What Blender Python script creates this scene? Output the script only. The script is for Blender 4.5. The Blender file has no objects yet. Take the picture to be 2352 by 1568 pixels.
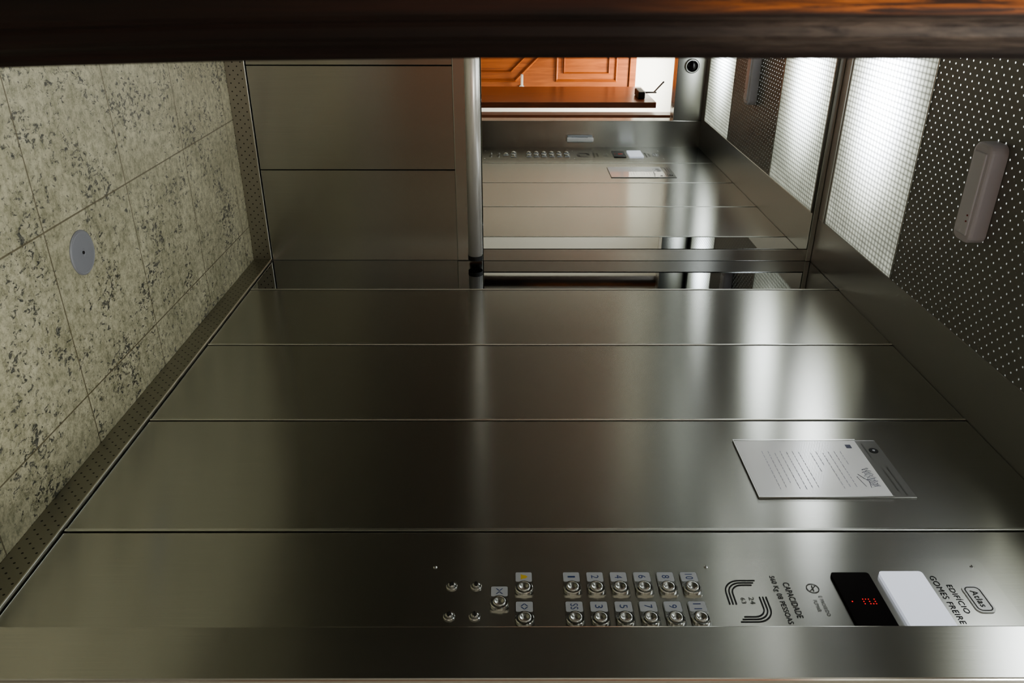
import bpy, bmesh, math, random
from mathutils import Matrix, Vector
random.seed(3)
scene = bpy.context.scene
COL = scene.collection
scene.view_settings.look = 'AgX - Medium High Contrast'

# ------------------------------------------------------------------ helpers
def link(ob, name, parent=None, **props):
    ob.name = name
    COL.objects.link(ob)
    if parent is not None:
        ob.parent = parent
    for k, v in props.items():
        ob[k] = v
    return ob

def mesh_ob(name, bm, mats, parent=None, smooth=False, loc=None, **props):
    me = bpy.data.meshes.new(name)
    bmesh.ops.recalc_face_normals(bm, faces=bm.faces)
    bm.to_mesh(me); bm.free()
    for m in (mats if isinstance(mats, (list, tuple)) else [mats]):
        me.materials.append(m)
    if smooth:
        for p in me.polygons: p.use_smooth = True
    ob = bpy.data.objects.new(name, me)
    if loc: ob.location = loc
    return link(ob, name, parent, **props)

def box(bm, lo, hi, bevel=0.0, seg=1, mi=0, edges=None):
    vs = []
    for x in (lo[0], hi[0]):
        for y in (lo[1], hi[1]):
            for z in (lo[2], hi[2]):
                vs.append(bm.verts.new((x, y, z)))
    idx = [(0,1,3,2),(4,6,7,5),(0,4,5,1),(2,3,7,6),(0,2,6,4),(1,5,7,3)]
    fs = [bm.faces.new([vs[i] for i in f]) for f in idx]
    for f in fs: f.material_index = mi
    bmesh.ops.recalc_face_normals(bm, faces=fs)
    if bevel > 0:
        es = list({e for f in fs for e in f.edges})
        if edges:
            es = [e for e in es if abs((e.verts[0].co - e.verts[1].co).normalized()[edges-1]) > .9]
        r = bmesh.ops.bevel(bm, geom=es, offset=bevel, segments=seg, affect='EDGES', profile=.5)
        for f in r['faces']: f.material_index = mi

def cyl(bm, c, r, depth, axis='Z', seg=32, r2=None, mi=0):
    rot = {'Z': Matrix(), 'X': Matrix.Rotation(math.pi/2, 4, 'Y'), 'Y': Matrix.Rotation(math.pi/2, 4, 'X')}[axis]
    n = len(bm.faces)
    bmesh.ops.create_cone(bm, cap_ends=True, segments=seg, radius1=r, radius2=r if r2 is None else r2,
                          depth=depth, matrix=Matrix.Translation(c) @ rot)
    bm.faces.ensure_lookup_table()
    for f in bm.faces[n:]: f.material_index = mi

def lathe(bm, prof, seg=32, mi=0):
    rings = []
    for r, z in prof:
        if r < 1e-6:
            rings.append([bm.verts.new((0, 0, z))])
        else:
            rings.append([bm.verts.new((r*math.cos(2*math.pi*i/seg), r*math.sin(2*math.pi*i/seg), z)) for i in range(seg)])
    for a, b in zip(rings[:-1], rings[1:]):
        for i in range(seg):
            j = (i+1) % seg
            if len(a) == 1 and len(b) == 1: continue
            if len(a) == 1: f = bm.faces.new((a[0], b[i], b[j]))
            elif len(b) == 1: f = bm.faces.new((a[i], a[j], b[0]))
            else: f = bm.faces.new((a[i], a[j], b[j], b[i]))
            f.material_index = mi

def ribbon(bm, pts, w, z0, z1):
    n = len(pts); L = []; R = []
    for i, p in enumerate(pts):
        a = Vector(pts[max(i-1, 0)]); b = Vector(pts[min(i+1, n-1)])
        d = (b-a).normalized(); nn = Vector((-d.y, d.x))*w/2
        p = Vector(p)
        L.append(bm.verts.new((*(p+nn), z1))); R.append(bm.verts.new((*(p-nn), z1)))
    for i in range(n-1):
        bm.faces.new((L[i], R[i], R[i+1], L[i+1]))

def text_ob(body, mat, cx, cy, height, width, z, parent, name='lettering', bold=0.0, **props):
    cu = bpy.data.curves.new('txt', 'FONT'); cu.body = body
    cu.align_x = 'CENTER'; cu.align_y = 'CENTER'; cu.extrude = 0.0; cu.offset = bold
    cu.space_character = 1.08
    tmp = bpy.data.objects.new('tmp', cu); COL.objects.link(tmp)
    bpy.context.view_layer.update()
    me = bpy.data.meshes.new_from_object(tmp.evaluated_get(bpy.context.evaluated_depsgraph_get()))
    bpy.data.objects.remove(tmp)
    xs = [v.co.x for v in me.vertices]; ys = [v.co.y for v in me.vertices]
    w0 = max(xs)-min(xs); h0 = max(ys)-min(ys)
    sx = width/w0 if width else height/h0; sy = height/h0 if height else sx
    mx = (max(xs)+min(xs))/2; my = (max(ys)+min(ys))/2
    for v in me.vertices:
        v.co = Vector(((v.co.x-mx)*sx, (v.co.y-my)*sy, 0))
    me.materials.clear(); me.materials.append(mat)
    ob = bpy.data.objects.new(name, me)
    ob.location = (cx, cy, z)
    return link(ob, name, parent, **props)

def empty(name, mat4, **props):
    ob = bpy.data.objects.new(name, None); ob.empty_display_size = .05
    ob.matrix_world = mat4
    return link(ob, name, None, **props)

# ------------------------------------------------------------------ materials
def newmat(name):
    m = bpy.data.materials.new(name); m.use_nodes = True
    nt = m.node_tree; b = nt.nodes['Principled BSDF']
    return m, nt, b

def plain(name, col, rough=.5, metal=0., emit=None, es=0., coat=0.):
    m, nt, b = newmat(name)
    b.inputs['Base Color'].default_value = (*col, 1)
    b.inputs['Roughness'].default_value = rough
    b.inputs['Metallic'].default_value = metal
    b.inputs['Coat Weight'].default_value = coat
    if emit:
        b.inputs['Emission Color'].default_value = (*emit, 1)
        b.inputs['Emission Strength'].default_value = es
    return m

def N(nt, typ, **kw):
    n = nt.nodes.new(typ)
    for k, v in kw.items(): setattr(n, k, v)
    return n
def M(nt, op, a, b=None, c=None):
    n = nt.nodes.new('ShaderNodeMath'); n.operation = op
    for i, v in enumerate((a, b, c)):
        if v is None: continue
        if isinstance(v, (int, float)): n.inputs[i].default_value = v
        else: nt.links.new(v, n.inputs[i])
    return n.outputs[0]
def objco(nt):
    t = N(nt, 'ShaderNodeTexCoord'); s = N(nt, 'ShaderNodeSeparateXYZ')
    nt.links.new(t.outputs['Object'], s.inputs[0])
    return t.outputs['Object'], s.outputs
def ramp(nt, fac, stops):
    r = N(nt, 'ShaderNodeValToRGB'); nt.links.new(fac, r.inputs[0])
    e = r.color_ramp.elements
    e[0].position, e[0].color = stops[0][0], (*stops[0][1], 1)
    e[1].position, e[1].color = stops[1][0], (*stops[1][1], 1)
    for p, c in stops[2:]:
        x = e.new(p); x.color = (*c, 1)
    return r.outputs[0]
def smooth(nt, v, a, b):
    n = N(nt, 'ShaderNodeMapRange', interpolation_type='SMOOTHSTEP')
    nt.links.new(v, n.inputs[0]); n.inputs[1].default_value = a; n.inputs[2].default_value = b
    return n.outputs[0]
def noise(nt, co, scale, detail=3, sc3=None, rough=.5, dist=0):
    if sc3:
        mp = N(nt, 'ShaderNodeMapping'); mp.inputs['Scale'].default_value = sc3
        nt.links.new(co, mp.inputs[0]); co = mp.outputs[0]
    n = N(nt, 'ShaderNodeTexNoise'); nt.links.new(co, n.inputs['Vector'])
    n.inputs['Scale'].default_value = scale; n.inputs['Detail'].default_value = detail
    n.inputs['Roughness'].default_value = rough; n.inputs['Distortion'].default_value = dist
    return n.outputs[0]

def steel(name, col, rough=.27, aniso=.8, grain=True):
    m, nt, b = newmat(name)
    b.inputs['Metallic'].default_value = 1
    b.inputs['Anisotropic'].default_value = aniso
    b.inputs['Base Color'].default_value = (*col, 1)
    b.inputs['Roughness'].default_value = rough
    if aniso > 0:
        t = N(nt, 'ShaderNodeTangent', direction_type='RADIAL', axis='Z')
        nt.links.new(t.outputs[0], b.inputs['Tangent'])
    if grain:
        co, s = objco(nt)
        g = noise(nt, co, 1.6, 1)
        nt.links.new(M(nt, 'ADD', M(nt, 'MULTIPLY', g, .05), rough-.025), b.inputs['Roughness'])
        f = noise(nt, co, 1, 1, (700, 700, 6))
        c = ramp(nt, f, [(.3, tuple(x*.97 for x in col)), (.7, tuple(min(1, x*1.03) for x in col))])
        nt.links.new(c, b.inputs['Base Color'])
    return m

def stagger_dots(nt, a, b, s, r):
    res = None
    for off in (0.0, .5):
        fa = M(nt, 'SUBTRACT', M(nt, 'FRACT', M(nt, 'ADD', M(nt, 'DIVIDE', a, s), 50+off)), .5)
        fb = M(nt, 'SUBTRACT', M(nt, 'FRACT', M(nt, 'ADD', M(nt, 'DIVIDE', b, s), 50+off)), .5)
        d = M(nt, 'SQRT', M(nt, 'ADD', M(nt, 'MULTIPLY', fa, fa), M(nt, 'MULTIPLY', fb, fb)))
        k = M(nt, 'LESS_THAN', d, r/s)
        res = k if res is None else M(nt, 'MAXIMUM', res, k)
    return res

STEEL = (.505, .502, .475)
m_steel = steel('brushed_steel', STEEL, .24, .85)
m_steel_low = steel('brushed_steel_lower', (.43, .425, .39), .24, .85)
m_steel_dark = steel('brushed_steel_ceiling_frame', (.55, .55, .53), .33, .5)
m_polish = steel('polished_steel', (.36, .37, .38), .03, 0, False)
m_rail = plain('satin_rail_steel', (.90, .87, .82), .32, .5)
m_clip = plain('clip_steel', (.8, .8, .8), .3, 1)
m_seam = plain('folded_seam_edge', (.74, .74, .71), .30, 1)
m_chrome = plain('chrome', (.84, .84, .85), .15, 1)
m_key = plain('key_switch_metal', (.42, .42, .41), .18, 1)
m_mirror = plain('mirror_silver', (.92, .935, .92), .0, 1)
m_black = plain('black_rubber', (.012, .012, .013), .5)
m_dark = plain('dark_gap', (.01, .01, .009), .8)
m_ink = plain('engraved_ink', (.014, .014, .016), .6)
m_inkgrey = plain('light_engraving', (.09, .09, .085), .5)
m_inkblue = plain('blue_ink', (.03, .06, .20), .5)
m_inkyel = plain('yellow_ink', (.75, .55, .08), .5)
m_label = plain('label_grey', (.52, .54, .59), .3)
m_badge = plain('badge_silver', (.82, .83, .85), .3, .2)
m_white = plain('paper_white', (.97, .97, 1.0), .25, coat=.8)
m_clear = plain('holder_acrylic', (.33, .33, .325), .2, .5)
m_display = plain('display_black', (.006, .004, .005), .12)
m_red = plain('led_red', (.4, 0, 0), .4, 0, (1, .02, .02), .9)
m_reddim = plain('indicator_red', (.30, .04, .04), .4)
m_lampwhite = plain('backlit_white', (.85, .87, .95), .3, 0, (.8, .85, 1), .5)

def granite():
    m, nt, b = newmat('granite_tiles')
    co, s = objco(nt)
    n1 = noise(nt, co, 5, 6, None, .7)
    base = ramp(nt, n1, [(.3, (.42, .41, .285)), (.7, (.71, .69, .52))])
    n2 = noise(nt, co, 76, 8, (1, .66, 1), .72, .6)
    n3 = noise(nt, co, 6.5, 5, None, .65)
    thr = M(nt, 'ADD', n2, M(nt, 'MULTIPLY', M(nt, 'SUBTRACT', n3, .5), -.50))
    speck = ramp(nt, thr, [(.385, (1, 1, 1)), (.445, (0, 0, 0))])
    n4 = noise(nt, co, 140, 3)
    spc = ramp(nt, n4, [(.35, (.045, .05, .044)), (.65, (.20, .20, .175))])
    mx = N(nt, 'ShaderNodeMix', data_type='RGBA'); nt.links.new(speck, mx.inputs[0])
    nt.links.new(base, mx.inputs[6]); nt.links.new(spc, mx.inputs[7])
    mot = ramp(nt, noise(nt, co, 40, 8, None, .85), [(.38, (.52, .53, .48)), (.56, (1.0, 1.0, .99))])
    mm = N(nt, 'ShaderNodeMix', data_type='RGBA', blend_type='MULTIPLY'); mm.inputs[0].default_value = 1
    nt.links.new(mx.outputs[2], mm.inputs[6]); nt.links.new(mot, mm.inputs[7])
    T = .4255
    def ln(c, off):
        f = M(nt, 'ABSOLUTE', M(nt, 'SUBTRACT', M(nt, 'FRACT', M(nt, 'ADD', M(nt, 'DIVIDE', M(nt, 'SUBTRACT', c, off), T), 20.5)), .5))
        return M(nt, 'MULTIPLY', M(nt, 'LESS_THAN', f, .0021/T), .85)
    g = M(nt, 'MAXIMUM', ln(s[0], .57), ln(s[1], 1.71))
    m2 = N(nt, 'ShaderNodeMix', data_type='RGBA'); nt.links.new(g, m2.inputs[0])
    nt.links.new(mm.outputs[2], m2.inputs[6]); m2.inputs[7].default_value = (.14, .12, .07, 1)
    nt.links.new(m2.outputs[2], b.inputs['Base Color'])
    b.inputs['Roughness'].default_value = .35
    return m
m_granite = granite()

def baseboard_mat(axis):
    m, nt, b = newmat('perforated_skirting')
    co, s = objco(nt)
    k = stagger_dots(nt, s[axis], s[2], .030, .0026)
    c = N(nt, 'ShaderNodeMix', data_type='RGBA'); nt.links.new(k, c.inputs[0])
    c.inputs[6].default_value = (.40, .385, .33, 1); c.inputs[7].default_value = (.02, .02, .015, 1)
    nt.links.new(c.outputs[2], b.inputs['Base Color'])
    nt.links.new(M(nt, 'SUBTRACT', 1, k), b.inputs['Metallic'])
    b.inputs['Roughness'].default_value = .42
    return m

def diffuser_mat(cx, cy, base, hot):
    m, nt, b = newmat('ribbed_light_diffuser')
    co, s = objco(nt)
    dx = M(nt, 'SUBTRACT', s[0], cx); dy = M(nt, 'SUBTRACT', s[1], cy)
    d2 = M(nt, 'ADD', M(nt, 'MULTIPLY', M(nt, 'MULTIPLY', dx, dx), 16), M(nt, 'MULTIPLY', M(nt, 'MULTIPLY', dy, dy), 40.0))
    g = M(nt, 'EXPONENT', M(nt, 'MULTIPLY', d2, -1))
    def rib(c, w):
        return M(nt, 'ABSOLUTE', M(nt, 'SINE', M(nt, 'MULTIPLY', c, math.pi/w)))
    r = M(nt, 'POWER', M(nt, 'MULTIPLY', rib(s[0], .018), rib(s[1], .023)), .6)
    rr = M(nt, 'ADD', .16, M(nt, 'MULTIPLY', r, 1.15))
    n = noise(nt, co, 5, 2)
    st = M(nt, 'MULTIPLY', rr, M(nt, 'ADD', M(nt, 'MULTIPLY', n, base*2), M(nt, 'MULTIPLY', g, hot)))
    b.inputs['Base Color'].default_value = (.45, .46, .42, 1)
    b.inputs['Roughness'].default_value = .3
    c = ramp(nt, g, [(0.02, (.82, .86, .73)), (.35, (.92, .97, 1))])
    nt.links.new(c, b.inputs['Emission Color'])
    nt.links.new(st, b.inputs['Emission Strength'])
    return m

def perf_mat():
    m, nt, b = newmat('perforated_ceiling_steel')
    co, s = objco(nt)
    k = stagger_dots(nt, s[0], s[1], .034, .0026)
    b.inputs['Metallic'].default_value = .7
    b.inputs['Roughness'].default_value = .5
    b.inputs['Base Color'].default_value = (.30, .29, .265, 1)
    dx = M(nt, 'SUBTRACT', s[0], .30); dy = M(nt, 'SUBTRACT', s[1], 2.40)
    d2 = M(nt, 'ADD', M(nt, 'MULTIPLY', M(nt, 'MULTIPLY', dx, dx), 10), M(nt, 'MULTIPLY', M(nt, 'MULTIPLY', dy, dy), 5))
    g = M(nt, 'ADD', .22, M(nt, 'MULTIPLY', 2.4, M(nt, 'EXPONENT', M(nt, 'MULTIPLY', d2, -1))))
    b.inputs['Emission Color'].default_value = (.93, 1, .97, 1)
    nt.links.new(M(nt, 'MULTIPLY', k, g), b.inputs['Emission Strength'])
    return m

def wood(name, c1, c2, rough=.3, coat=.3, sc=(30, 30, 2)):
    m, nt, b = newmat(name)
    co, s = objco(nt)
    n = noise(nt, co, 1, 6, sc, .6, 1.2)
    nt.links.new(ramp(nt, n, [(.3, c1), (.7, c2)]), b.inputs['Base Color'])
    b.inputs['Roughness'].default_value = rough
    b.inputs['Coat Weight'].default_value = coat
    b.inputs['Coat Roughness'].default_value = .2
    return m

def painted_glint_wood():
    """dark varnish, with an orange highlight and grey gloss painted into the colour higher up"""
    m, nt, b = newmat('dark_varnished_wood_painted_glint')
    co, s = objco(nt)
    n = noise(nt, co, 1, 6, (140, 140, 4), .65, 1.0)
    base = ramp(nt, n, [(.3, (.0022, .0015, .0012)), (.7, (.010, .0048, .0032))])
    red = ramp(nt, n, [(.3, (.008, .0035, .0022)), (.7, (.028, .009, .005))])
    oran = ramp(nt, noise(nt, co, 1, 5, (220, 220, 9), .7, 1.5), [(.40, (.028, .011, .006)), (.60, (.42, .13, .025))])  # orange reflection of the hall lamp on the flat face, painted as colour
    grey = ramp(nt, noise(nt, co, 1, 6, (150, 150, 22), .75, 1.5), [(.35, (.016, .011, .009)), (.7, (.10, .078, .062))])  # lighter glossy sheen along the moulding, painted as colour
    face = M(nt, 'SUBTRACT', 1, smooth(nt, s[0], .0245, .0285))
    band = M(nt, 'MULTIPLY', smooth(nt, s[0], .027, .031), M(nt, 'SUBTRACT', 1, smooth(nt, s[0], .042, .052)))
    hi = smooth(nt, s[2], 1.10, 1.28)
    mid = smooth(nt, s[2], .85, 1.10)
    def mix(f, a, c):
        x = N(nt, 'ShaderNodeMix', data_type='RGBA'); nt.links.new(f, x.inputs[0]); nt.links.new(a, x.inputs[6]); nt.links.new(c, x.inputs[7]); return x.outputs[2]
    c = mix(M(nt, 'MULTIPLY', face, mid), base, red)
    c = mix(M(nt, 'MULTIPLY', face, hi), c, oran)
    c = mix(M(nt, 'MULTIPLY', band, hi), c, grey)
    nt.links.new(c, b.inputs['Base Color'])
    b.inputs['Roughness'].default_value = .55
    b.inputs['Specular IOR Level'].default_value = .2
    return m
m_wood_dark = painted_glint_wood()
m_wood_orange = wood('orange_varnished_wood', (.20, .050, .011), (.38, .105, .024), .35, .1)
m_wood_frame = wood('brown_varnished_wood', (.12, .03, .012), (.25, .065, .02), .3, .2)
m_cream = plain('cream_wall_paint', (.88, .87, .79), .7)
m_hallfloor = plain('hall_floor_tile', (.33, .325, .29), .4)
m_hallceil = plain('hall_ceiling_paint', (.8, .8, .77), .8)

# ------------------------------------------------------------------ dimensions
XR, XL = 1.1416, -.25
YB, YF = 3.075, .93
ZT = 2.31
EYE = 1.058

# ------------------------------------------------------------------ cab shell
bm = bmesh.new(); box(bm, (XL-.04, .80, -.05), (XR+.04, YB+.04, 0))
mesh_ob('floor', bm, m_granite, kind='structure', label='speckled beige granite tile floor of the lift cab')

def wall_panels(bm, x0, x1, face):
    seams = [YF, 1.365, 1.824, 2.285, 2.754, YB]
    for i in range(5):
        a, c = seams[i]+(.0022 if i else 0), seams[i+1]-(.0022 if i < 4 else 0)
        box(bm, (x0, a, .078), (x1, c, ZT), .0028, 3, mi=1 if i == 4 else 0)
        if i < 4:
            yy = seams[i+1]
            s = -1 if face == x0 else 1
            lo, hi = sorted((face+s*.0020, face-s*.006))
            k = .0095 if i == 0 else .0072
            box(bm, (lo, yy+.0012, .078), (hi, yy+k, ZT), .0012, 2, mi=3)

bm = bmesh.new()
wall_panels(bm, XR, XR+.018, XR)
box(bm, (XR+.018, YF, 0), (XR+.04, YB, ZT+.04), mi=2)
mesh_ob('wall_right', bm, [m_steel, m_polish, m_dark, m_seam], kind='structure', label='tall brushed stainless steel panels with thin dark seams')

bm = bmesh.new()
for a, c in ((-.25, -.0215), (-.0185, .3705), (.3735, .7625), (.7655, XR)):
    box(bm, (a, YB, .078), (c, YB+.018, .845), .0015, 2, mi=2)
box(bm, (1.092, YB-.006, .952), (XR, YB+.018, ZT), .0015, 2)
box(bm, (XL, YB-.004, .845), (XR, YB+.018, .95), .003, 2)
box(bm, (XL, YB+.018, 0), (XR, YB+.04, ZT+.04), mi=1)
mesh_ob('wall_back', bm, [m_steel, m_dark, m_steel_low], kind='structure', label='brushed stainless steel lower panels below the mirror')

bm = bmesh.new()
wall_panels(bm, XL-.018, XL, XL)
box(bm, (XL-.04, YF, 0), (XL-.018, YB, ZT+.04), mi=2)
mesh_ob('wall_left', bm, [m_steel, m_steel, m_dark, m_seam], kind='structure', label='tall brushed stainless steel panels')

bm = bmesh.new()
box(bm, (.97, .825, 0), (XR+.04, YF, ZT+.04), .003, 2)
box(bm, (XL-.04, .825, 0), (.08, YF, ZT+.04), .003, 2)
box(bm, (.08, .825, 2.125), (.97, YF, ZT+.04), .003, 2)
mesh_ob('wall_front', bm, m_steel, kind='structure', label='brushed steel door jamb and header around the cab opening')

m_bbR, m_bbB = baseboard_mat(1), baseboard_mat(0)
m_lip = plain('skirting_lip_steel', (.75, .74, .68), .3, 1)
for nm, lo, hi, mt, lip_lo, lip_hi in (
    ('baseboard_right', (XR-.006, YF, 0), (XR+.01, YB-.006, .070), m_bbR, (XR-.009, YF, .070), (XR+.01, YB-.006, .075)),
    ('baseboard_back', (XL, YB-.006, 0), (XR+.01, YB+.01, .070), m_bbB, (XL, YB-.009, .070), (XR, YB+.01, .075)),
    ('baseboard_left', (XL-.01, YF, 0), (XL+.006, YB-.006, .070), m_bbR, (XL-.01, YF, .070), (XL+.009, YB-.006, .075))):
    bm = bmesh.new(); box(bm, lo, hi, .001); box(bm, lip_lo, lip_hi, .001, 1, 1)
    mesh_ob(nm, bm, [mt, m_lip], kind='structure', label='perforated steel ventilation skirting with bright lip')

CX0, CX1 = -.10, .955
bm = bmesh.new()
box(bm, (CX1, YF, ZT), (XR+.02, YB, ZT+.02), .002)
box(bm, (XL-.02, YF, ZT), (CX0, YB, ZT+.02), .002)
box(bm, (CX0, 3.004, ZT), (CX1, YB, ZT+.02), .002)
box(bm, (CX0, YF, ZT), (CX1, 1.0, ZT+.02), .002)
box(bm, (XL-.04, YF-.1, ZT+.06), (XR+.04, YB+.04, ZT+.08), mi=1)
mesh_ob('ceiling', bm, [m_steel_dark, m_dark], kind='structure', label='brushed steel ceiling border frame')
bm = bmesh.new(); box(bm, (CX0-.005, 2.998, ZT-.006), (CX1, 3.006, ZT+.004), .001)
mesh_ob('trim_1', bm, m_steel_dark, kind='structure', label='thin steel edging beside the ceiling light')
bm = bmesh.new(); box(bm, (XL, YB-.012, ZT-.02), (XR, YB, ZT), .002)
mesh_ob('trim_5', bm, m_steel_dark, kind='structure', label='thin steel edging above the mirror')

# ------------------------------------------------------------------ ceiling things
def ceiling_light(y0, y1, label, base, hot, hx):
    e = empty('ceiling_light', Matrix.Translation((.4275, (y0+y1)/2, ZT)), label=label, category='ceiling light', group='ceiling light diffusers')
    w = (CX1-CX0)/2; h = (y1-y0)/2
    bm = bmesh.new(); box(bm, (-w, -h, .004), (w, h, .010), .001)
    mesh_ob('diffuser', bm, diffuser_mat(hx, .02, base, hot), e)
    for lo, hi in ((-h, -h+.008), (h-.008, h)):
        bm = bmesh.new(); box(bm, (-w, lo, 0), (w, hi, .014), .001)
        mesh_ob('frame', bm, m_steel_dark, e)
ceiling_light(2.397, 2.998, 'glowing ribbed white acrylic ceiling light by the mirror wall', .36, 12, -.02)
ceiling_light(1.002, 1.595, 'glowing ribbed white acrylic ceiling light by the cab doorway', .48, 11, .03)
bm = bmesh.new(); box(bm, (CX0, 1.597, ZT+.002), (CX1, 2.395, ZT+.006), .001)
mesh_ob('perforated_ceiling_panel', bm, perf_mat(), label='dark steel ceiling panel with rows of small lit holes', category='ceiling panel')

e = empty('emergency_light', Matrix.Translation((.562, 2.005, ZT+.001)), label='pale mauve rounded emergency light fixed under the perforated ceiling panel', category='emergency light')
m_emb = plain('mauve_plastic', (.66, .61, .65), .4)
m_eml = plain('pale_plastic_lens', (.76, .73, .77), .3)
bm = bmesh.new(); box(bm, (-.135, -.042, -.045), (.125, .042, 0), .026, 6, edges=3)
bmesh.ops.bevel(bm, geom=[ed for ed in bm.edges if all(abs(v.co.z+.045) < 1e-4 for v in ed.verts)], offset=.010, segments=3, affect='EDGES', profile=.5)
mesh_ob('housing', bm, m_emb, e, smooth=False)
bm = bmesh.new(); box(bm, (-.112, -.028, -.049), (.104, .028, -.0445), .004, 3)
mesh_ob('lens', bm, m_eml, e)
for x in (.05, .066):
    bm = bmesh.new(); cyl(bm, (x, -.018, -.050), .0022, .002, 'Z', 12)
    mesh_ob('indicator', bm, m_reddim, e, label='tiny red indicator dot')

# ------------------------------------------------------------------ mirror + rail
bm = bmesh.new(); box(bm, (XL+.002, YB-.006, .952), (1.09, YB+.012, ZT-.021), .0015, 1)
mesh_ob('mirror', bm, m_mirror, label='large frameless mirror above the handrail on the back wall', category='mirror')

e = empty('handrail', Matrix.Translation((0, YB, .921)), label='round brushed steel handrail with black end cap below the mirror', category='handrail')
bm = bmesh.new(); cyl(bm, (.455, -.052, 0), .028, 1.29, 'X', 48)
mesh_ob('rail', bm, m_rail, e)
for p in e.children[0].data.polygons: p.use_smooth = len(p.vertices) == 4
for x in (1.108, -.198):
    bm = bmesh.new(); cyl(bm, (x, -.052, 0), .0295, .018, 'X', 32)
    mesh_ob('end_cap', bm, m_black, e, label='black rubber end cap')
for x in (0, .5, 1.0):
    bm = bmesh.new(); cyl(bm, (x, -.026, -.005), .010, .048, 'Y', 20); cyl(bm, (x, -.007, -.005), .02, .006, 'Y', 24)
    mesh_ob('bracket', bm, m_chrome, e)

# ------------------------------------------------------------------ floor disc
e = empty('floor_cover', Matrix.Translation((.664, 1.842, 0)), label='round grey metal cover plate set on the granite floor', category='floor cover')
m_disc = plain('grey_disc_metal', (.34, .355, .39), .5, .3)
bm = bmesh.new(); lathe(bm, [(.056, 0), (.056, .002), (.053, .0042), (.050, .0035), (.048, .004), (.010, .0045), (.008, .0035), (0, .0035)], 64)
mesh_ob('plate', bm, m_disc, e)
bm = bmesh.new(); lathe(bm, [(.004, .003), (.004, .0055), (.003, .0062), (0, .0062)], 20)
mesh_ob('screw', bm, m_ink, e)

# ------------------------------------------------------------------ control panel
WALL = Matrix(((0, 0, -1, 0), (-1, 0, 0, 0), (0, 1, 0, 0), (0, 0, 0, 1)))
cp = empty('control_panel', Matrix.Translation((XR, 1.147, EYE)) @ WALL,
           label='brushed steel lift control panel with floor buttons and red display', category='control panel')
ZP = .0008
# plate is modelled with its own upright axis so the brushing runs vertically like the wall
bm = bmesh.new()
m_plate, ntp, bp = newmat('panel_plate_steel')
bp.inputs['Metallic'].default_value = 1; bp.inputs['Anisotropic'].default_value = .85
bp.inputs['Base Color'].default_value = (.52, .517, .49, 1); bp.inputs['Roughness'].default_value = .245
tg = N(ntp, 'ShaderNodeTangent', direction_type='RADIAL', axis='Y'); ntp.links.new(tg.outputs[0], bp.inputs['Tangent'])
box(bm, (-.130, -.20, -.002), (.130, .988, ZP), .018, 6, edges=3)
mesh_ob('face_plate', bm, m_plate, cp)
def screw(x, y, r=.0042):
    bm = bmesh.new(); lathe(bm, [(r, 0), (r*.9, .0012), (r*.5, .0022), (0, .0024)], 20)
    box(bm, (-r*.8, -.0005, .0020), (r*.8, .0005, .0026), mi=1)
    mesh_ob('screw', bm, [m_chrome, m_ink], cp, loc=(x, y, ZP))
for x in (-.104, .104):
    for y in (-.153, .409, .963): screw(x, y)
for x in (-.049, .031):
    for y in (-.115, -.066):
        bm = bmesh.new()
        lathe(bm, [(.0115, 0), (.0115, .002), (.0100, .0032), (.0080, .0028), (.0076, .006), (.0050, .0078), (0, .0078)], 28)
        box(bm, (-.0062, -.0016, .0070), (.0062, .0016, .0086), mi=1)
        k = mesh_ob('key_switch', bm, [m_key, m_ink], cp, loc=(x, y, ZP))
        k.rotation_euler = (0, 0, random.uniform(-.9, .9))
m_btn = plain('button_cap_steel', (.68, .68, .66), .22, 1)
m_bezel = plain('button_bezel_chrome', (.55, .55, .54), .13, 1)
bm = bmesh.new(); box(bm, (-.047, -.0185, 0), (.0185, .0185, .0035), .0055, 4, edges=3)
lathe(bm, [(.0180, .0034), (.0180, .0070), (.0168, .0085), (.0152, .0085), (.0142, .0045)], 36)
bez = bpy.data.meshes.new('button'); bmesh.ops.recalc_face_normals(bm, faces=bm.faces); bm.to_mesh(bez); bm.free(); bez.materials.append(m_bezel)
bm = bmesh.new(); lathe(bm, [(.0130, .002), (.0130, .0095), (.0117, .0112), (.0088, .0108), (.0057, .0080), (0, .0070)], 36)
cap = bpy.data.meshes.new('button_cap'); bmesh.ops.recalc_face_normals(bm, faces=bm.faces); bm.to_mesh(cap); bm.free(); cap.materials.append(m_btn)
for p in cap.polygons: p.use_smooth = True
bm = bmesh.new(); box(bm, (-.0450, -.0165, .003), (-.0190, .0165, .0042), .003, 3, edges=3)
lab = bpy.data.meshes.new('button_label'); bmesh.ops.recalc_face_normals(bm, faces=bm.faces); bm.to_mesh(lab); bm.free(); lab.materials.append(m_label)
rows = [('1', 'SS'), ('2', '3'), ('4', '5'), ('6', '7'), ('8', '9'), ('10', '11')]
blist = []
for i, (a, b_) in enumerate(rows):
    blist.append((-.040, .127+.048*i, a, m_inkblue)); blist.append((.041, .127+.048*i, b_, m_inkblue))
blist += [(-.040, .030, 'bell', m_inkyel), (.041, .030, '<>', m_inkblue), (.0, -.019, '><', m_inkblue)]
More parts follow.
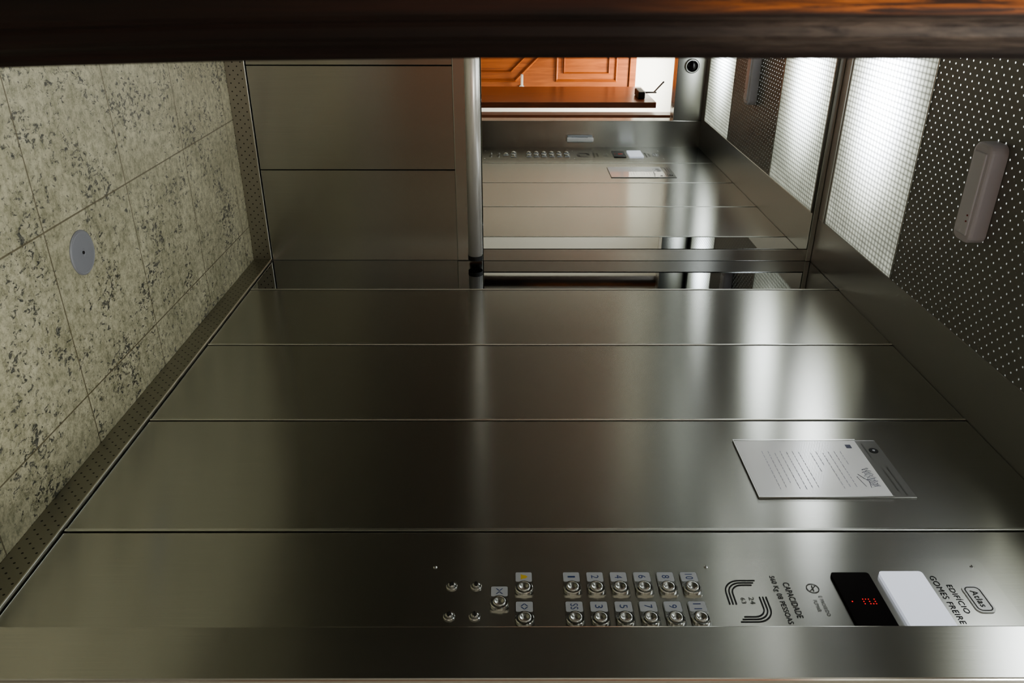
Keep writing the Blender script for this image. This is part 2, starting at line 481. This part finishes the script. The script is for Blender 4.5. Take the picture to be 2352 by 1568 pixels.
for x, y, t, mt in blist:
    b = bpy.data.objects.new('button', bez); b.location = (x, y, ZP); link(b, 'button', cp)
    c = bpy.data.objects.new('button_cap', cap); link(c, 'button_cap', b)
    l = bpy.data.objects.new('button_label', lab); link(l, 'button_label', b)
    if t == 'bell':
        bm = bmesh.new()
        pts = [(-.008, -.006), (.008, -.006), (.0055, -.002), (.0045, .004), (0, .008), (-.0045, .004), (-.0055, -.002)]
        bm.faces.new([bm.verts.new((px-.032, py, .0045)) for px, py in pts])
        mesh_ob('symbol', bm, mt, b, label='yellow bell symbol')
    else:
        text_ob(t, mt, -.032, 0, .015, (.015 if len(t) > 1 else .009) if t != '1' else .0045, .0045, b, 'symbol')

def hook(w, h, r, sgn, end):
    pts = [(-w, h*.75), (-w, -h+r)]
    for i in range(1, 13):
        a = math.pi + i*math.pi/2/12
        pts.append((-w+r+r*math.cos(a), -h+r+r*math.sin(a)))
    pts.append((end, -h))
    return [(sgn*px, sgn*py) for px, py in pts]
for sg in (1, -1):
    bm = bmesh.new()
    for k in range(3):
        ribbon(bm, hook(.055-.0064*k, .038-.0064*k, .034-.0056*k, sg, .010), .0029, 0, 0)
    mesh_ob('emblem', bm, m_ink, cp, loc=(-.010, .471, ZP+.0008), label='half of an emblem of hooked triple lines')
text_ob('24', m_inkgrey, -.010, .479, .010, .018, ZP+.0008, cp)
text_ob('63', m_inkgrey, -.010, .462, .009, .015, ZP+.0008, cp)
text_ob('CAPACIDADE', m_ink, -.012, .560, .0125, .094, ZP+.0008, cp, bold=.004)
text_ob('560 Kg 08 PESSOAS', m_ink, -.014, .536, .0135, .128, ZP+.0008, cp, bold=.004)
bm = bmesh.new()
circ = [(.012*math.cos(a*math.pi/16), .012*math.sin(a*math.pi/16)) for a in range(33)]
ribbon(bm, circ, .0018, 0, 0); ribbon(bm, [(-.008, .008), (.008, -.008)], .0016, 0, 0); ribbon(bm, [(-.008, 0), (.008, 0)], .002, 0, .0001)
mesh_ob('emblem', bm, m_inkgrey, cp, loc=(-.043, .610, ZP+.0008), label='no smoking sign')
text_ob('É PROIBIDO', m_inkgrey, .004, .618, .0085, .052, ZP+.0008, cp)
text_ob('FUMAR', m_inkgrey, .004, .603, .0075, .030, ZP+.0008, cp)
bm = bmesh.new(); box(bm, (-.083, .659, -.001), (.083, .737, .006), .006, 4, edges=3)
mesh_ob('display', bm, m_display, cp, label='black display window')
bm = bmesh.new()
rowsd = ["111", "001", "111", "100", "111"]
for r_, row in enumerate(rowsd):
    for c_, ch in enumerate(row):
        if ch == '1': cyl(bm, (-.008+c_*.0060, .718-r_*.0056, .0063), .0012, .0008, 'Z', 12)
mesh_ob('display_digit', bm, m_red, cp, label='glowing red dotted digit')
bm = bmesh.new(); cyl(bm, (-.002, .673, .0063), .0014, .0008, 'Z', 12)
mesh_ob('display_dot', bm, m_red, cp)
bm = bmesh.new(); box(bm, (-.083, .757, -.001), (.083, .846, .009), .007, 4, edges=3)
mesh_ob('lamp_cover', bm, m_lampwhite, cp, label='plain white plastic lamp cover')
text_ob('EDIFÍCIO', m_ink, -.014, .890, .0140, .076, ZP+.0008, cp, bold=0)
text_ob('GOMES FREIRE', m_ink, -.013, .866, .0120, .128, ZP+.0008, cp, bold=0)
bm = bmesh.new(); box(bm, (-.036, -.019, 0), (.036, .019, .0025), .012, 6, edges=3)
badge = mesh_ob('badge', bm, m_badge, cp, loc=(-.012, .927, ZP), label='silver white maker badge')
bm = bmesh.new()
def rrect(w, h, r):
    pts = []
    for cx_, cy_, a0 in ((w-r, h-r, 0), (-w+r, h-r, 90), (-w+r, -h+r, 180), (w-r, -h+r, 270)):
        for i in range(7):
            a = math.radians(a0+i*15); pts.append((cx_+r*math.cos(a), cy_+r*math.sin(a)))
    pts.append(pts[0]); return pts
ribbon(bm, rrect(.031, .0145, .009), .0022, 0, .0030)
mesh_ob('badge_outline', bm, m_ink, badge)
text_ob('Atlas', m_ink, 0, 0, .0135, .044, .0032, badge, bold=.01)

# ------------------------------------------------------------------ document holder
dh = empty('document_holder', Matrix.Translation((XR, 1.601, EYE+.584)) @ WALL,
           label='acrylic wall holder with a printed white notice on the steel panel', category='notice')
bm = bmesh.new(); box(bm, (-.121, 0, 0), (.121, .374, .003), .002, 1)
mesh_ob('backing_plate', bm, m_clear, dh)
bm = bmesh.new(); box(bm, (-.118, .004, .003), (.118, .318, .0042)); mesh_ob('paper', bm, m_white, dh, label='white printed sheet')
bm = bmesh.new()
ribbon(bm, [(-.120, .32), (-.120, .0015), (.120, .0015), (.120, .32)], .003, 0, .006)
mesh_ob('clip_edge', bm, m_clip, dh)
m_print = plain('faint_print', (.50, .50, .60), .5)
random.seed(8)
for y1, y0 in ((.262, .18), (.155, .05)):
    bm = bmesh.new(); y = y1
    while y > y0:
        x = -.07 + random.uniform(0, .01)
        xe = .085 if random.random() < .75 else random.uniform(-.02, .06)
        while x < xe:
            w = random.uniform(.006, .016)
            ribbon(bm, [(x, y), (x+w, y)], .0016, 0, .0046); x += w+.004
        y -= .0155
    mesh_ob('print', bm, m_print, dh, label='rows of small grey print')
bm = bmesh.new()
pts = []
for i in range(60):
    pts.append((.005+.075*i/60+.004*math.sin(i*1.7), .294+.010*math.sin(i*.9)+.004*math.cos(i*2.3)))
for q in [(.085, .28), (.06, .285), (.03, .268), (.05, .277), (.04, .262), (.08, .27)]: pts.append(q)
ribbon(bm, pts, .0014, 0, .0046)
m_sig = plain('grey_blue_ink', (.10, .11, .18), .5)
mesh_ob('signature', bm, m_sig, dh, label='grey blue handwritten signature')
bm = bmesh.new(); ribbon(bm, [(-.098, .292), (-.082, .292)], .014, 0, .0046)
mesh_ob('stamp', bm, m_sig, dh, label='small grey blue stamp')
bm = bmesh.new(); cyl(bm, (-.072, .350, .0035), .0115, .001, 'Z', 28); mesh_ob('logo', bm, m_ink, dh, label='black round logo')
bm = bmesh.new(); cyl(bm, (-.072, .350, .0044), .0035, .001, 'Z', 16); mesh_ob('logo_center', bm, m_label, dh)
for yy, x0, x1 in ((.353, 0.0, .10), (.340, .01, .095), (.332, -.105, -.04)):
    bm = bmesh.new(); x = x0
    while x < x1:
        w = random.uniform(.006, .012); ribbon(bm, [(x, yy), (x+w, yy)], .0030, 0, .0036); x += w+.003
    mesh_ob('print', bm, m_inkgrey, dh)

# ------------------------------------------------------------------ cab front things (seen in the mirror)
e = empty('security_camera', Matrix.Translation((.63, YF, 2.215)) @ Matrix.Rotation(-math.pi/2, 4, 'X'), label='small black dome security camera on the header above the doorway', category='security camera')
bm = bmesh.new(); lathe(bm, [(.045, 0), (.045, .012), (.040, .016), (.034, .016)], 32); mesh_ob('base', bm, m_steel_dark, e)
bm = bmesh.new(); lathe(bm, [(.035, .012), (.034, .026), (.027, .038), (.015, .046), (0, .049)], 32); mesh_ob('dome', bm, m_display, e, smooth=True)

ih = empty('intercom_handset', Matrix.Translation((1.085, YF, 1.44)), label='slim pale intercom handset hanging on the steel front jamb', category='intercom')
bm = bmesh.new(); box(bm, (-.024, 0, 0), (.024, .014, .165), .006, 3); mesh_ob('base', bm, m_label, ih)
bm = bmesh.new(); box(bm, (-.014, .034, -.005), (.014, .048, .170), .006, 3)
box(bm, (-.014, .012, .130), (.014, .040, .170), .006, 3); box(bm, (-.014, .012, -.005), (.014, .040, .030), .006, 3)
mesh_ob('handset', bm, m_white, ih)

# ------------------------------------------------------------------ landing hall
bm = bmesh.new(); box(bm, (-1.2, -1.1, -.05), (2.2, .80, 0)); mesh_ob('floor_hall', bm, m_hallfloor, kind='structure', label='beige landing floor')
bm = bmesh.new(); box(bm, (-1.2, -1.1, 2.6), (2.2, .80, 2.65)); mesh_ob('ceiling_hall', bm, m_hallceil, kind='structure', label='white landing ceiling')
bm = bmesh.new(); box(bm, (-1.2, -1.1, 0), (.28, -1.0, 2.6)); box(bm, (1.16, -1.1, 0), (2.2, -1.0, 2.6)); box(bm, (.28, -1.1, 2.16), (1.16, -1.0, 2.6))
mesh_ob('wall_hall_back', bm, m_cream, kind='structure', label='cream painted landing wall')
bm = bmesh.new(); box(bm, (-1.25, -1.1, 0), (-1.2, .8, 2.6)); mesh_ob('wall_hall_left', bm, m_cream, kind='structure', label='cream painted landing wall')
bm = bmesh.new(); box(bm, (2.2, -1.1, 0), (2.25, .8, 2.6)); mesh_ob('wall_hall_right', bm, m_cream, kind='structure', label='cream painted landing wall')
bm = bmesh.new()
box(bm, (-1.2, .56, 0), (.0, .80, 2.6)); box(bm, (1.02, .56, 0), (2.2, .80, 2.6)); box(bm, (.0, .56, 2.2), (1.02, .80, 2.6))
mesh_ob('wall_landing', bm, m_cream, kind='structure', label='cream painted wall around the lift doorway')

def post(bm, prof, rings):
    rr = [[bm.verts.new((x+dx, y, z)) for x, y in prof] for z, dx in rings]
    n = len(prof)
    for a, b in zip(rr[:-1], rr[1:]):
        for i in range(n):
            bm.faces.new((a[i], a[(i+1) % n], b[(i+1) % n], b[i]))
    bm.faces.new(rr[0][::-1]); bm.faces.new(rr[-1])
prof = [(-.10, .56), (-.10, .44), (.024, .440), (.028, .4405), (.0305, .443), (.032, .448), (.0345, .4500),
        (.0395, .4510), (.0425, .455), (.0440, .462), (.0465, .466), (.0500, .469), (.0530, .473), (.0540, .480), (.0540, .56)]
bm = bmesh.new(); post(bm, prof, [(0, .0075), (.72, .0072), (.80, .0045), (.90, .0018), (1.04, 0), (2.2, 0)])
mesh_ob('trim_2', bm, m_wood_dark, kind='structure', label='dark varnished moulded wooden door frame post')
bm = bmesh.new(); post(bm, [(1.0, .44), (1.10, .44), (1.10, .56), (1.0, .56)], [(0, 0), (2.2, 0)])
box(bm, (-.10, .44, 2.2), (1.10, .56, 2.28), .003)
mesh_ob('trim_3', bm, m_wood_frame, kind='structure', label='varnished wooden door frame around the lift doorway')

bm = bmesh.new(); box(bm, (.935, -.30, .01), (.975, .435, 2.10), .004, 2)
d2 = mesh_ob('door_2', bm, m_wood_frame, kind='structure', label='varnished brown wooden landing door standing open')
bm = bmesh.new(); box(bm, (.885, .10, 1.99), (.935, .30, 2.04), .008, 3)
mesh_ob('door_closer', bm, m_black, d2)
bm = bmesh.new()
bmesh.ops.create_cone(bm, cap_ends=True, segments=12, radius1=.006, radius2=.006, depth=.12,
    matrix=Matrix.Translation((.907, .177, 2.08)))
mesh_ob('closer_pivot', bm, m_black, d2)
bm = bmesh.new()
bmesh.ops.create_cone(bm, cap_ends=True, segments=12, radius1=.006, radius2=.006, depth=.268,
    matrix=Matrix.Translation((.853, .30, 2.13)) @ Vector((-.107, .243, .02)).to_track_quat('Z', 'Y').to_matrix().to_4x4())
mesh_ob('closer_arm', bm, m_black, d2)

bm = bmesh.new(); box(bm, (.34, -1.05, .01), (1.10, -1.005, 2.10), .003)
def mould(pts, w=.022):
    n = len(pts); c = Vector((sum(p[0] for p in pts)/n, sum(p[1] for p in pts)/n))
    out = [Vector(p) for p in pts]; inn = [p+(c-p).normalized()*w*1.5 for p in out]; mid = [(a+b)/2 for a, b in zip(out, inn)]
    O = [bm.verts.new((p.x, -1.005, p.y)) for p in out]; Md = [bm.verts.new((p.x, -.986, p.y)) for p in mid]; I = [bm.verts.new((p.x, -1.004, p.y)) for p in inn]
    for i in range(n):
        j = (i+1) % n
        bm.faces.new((O[i], O[j], Md[j], Md[i])); bm.faces.new((Md[i], Md[j], I[j], I[i]))
mould([(.44, 1.46), (1.00, 1.46), (1.00, 2.00), (.44, 2.00)])
mould([(.51, 1.53), (.93, 1.53), (.93, 1.93), (.51, 1.93)], .012)
mould([(.44, 1.12), (.72, 1.40), (1.00, 1.12), (1.00, .74), (.72, .46), (.44, .74)])
mould([(.52, 1.08), (.72, 1.28), (.92, 1.08), (.92, .78), (.72, .58), (.52, .78)], .014)
mould([(.44, .14), (1.00, .14), (1.00, .58), (.44, .58)])
d1 = mesh_ob('door_1', bm, m_wood_orange, kind='structure', label='orange varnished wooden apartment door with carved panels')
bm = bmesh.new(); cyl(bm, (1.045, -.995, 1.17), .024, .012, 'Y', 24); cyl(bm, (1.045, -.97, 1.17), .009, .05, 'Y', 16)
box(bm, (.925, -.955, 1.158), (1.055, -.937, 1.182), .006, 3)
mesh_ob('door_handle', bm, m_chrome, d1, label='chrome lever handle')
bm = bmesh.new(); box(bm, (.28, -1.06, 0), (.337, -.985, 2.16), .004); box(bm, (1.103, -1.06, 0), (1.16, -.985, 2.16), .004); box(bm, (.337, -1.06, 2.103), (1.103, -.985, 2.16), .004)
mesh_ob('trim_4', bm, m_wood_orange, kind='structure', label='orange wooden door casing')

# ------------------------------------------------------------------ lights
def area(name, loc, rot, sx, sy, power, col):
    l = bpy.data.lights.new(name, 'AREA'); l.shape = 'RECTANGLE'; l.size = sx; l.size_y = sy; l.energy = power; l.color = col
    o = bpy.data.objects.new(name, l); o.location = loc; o.rotation_euler = rot; COL.objects.link(o)
area('hall_lamp', (.9, -.35, 2.58), (0, 0, 0), .5, .5, 60, (.99, .98, .94))
w = bpy.data.worlds.new('w'); scene.world = w; w.use_nodes = True
w.node_tree.nodes['Background'].inputs[0].default_value = (.02, .02, .018, 1)

# ------------------------------------------------------------------ camera (held sideways: world up is picture right)
cam = bpy.data.cameras.new('cam'); cam.lens = 27.55; cam.sensor_width = 36; cam.sensor_fit = 'HORIZONTAL'; cam.clip_start = .02
co = bpy.data.objects.new('cam', cam); COL.objects.link(co)
yaw = math.atan(889/1800)
fwd = Vector((math.sin(yaw), math.cos(yaw), 0)); right = Vector((math.cos(yaw), -math.sin(yaw), 0)); up = Vector((0, 0, 1))
tilt = math.atan(7/1800)
f2 = (fwd*math.cos(tilt)+up*math.sin(tilt)); u2 = (up*math.cos(tilt)-fwd*math.sin(tilt))
R = Matrix((u2, -right, -f2)).transposed()
co.matrix_world = Matrix.Translation((0, 0, EYE)) @ R.to_4x4()
cam.dof.use_dof = True; cam.dof.focus_distance = 2.2; cam.dof.aperture_fstop = 13
scene.camera = co
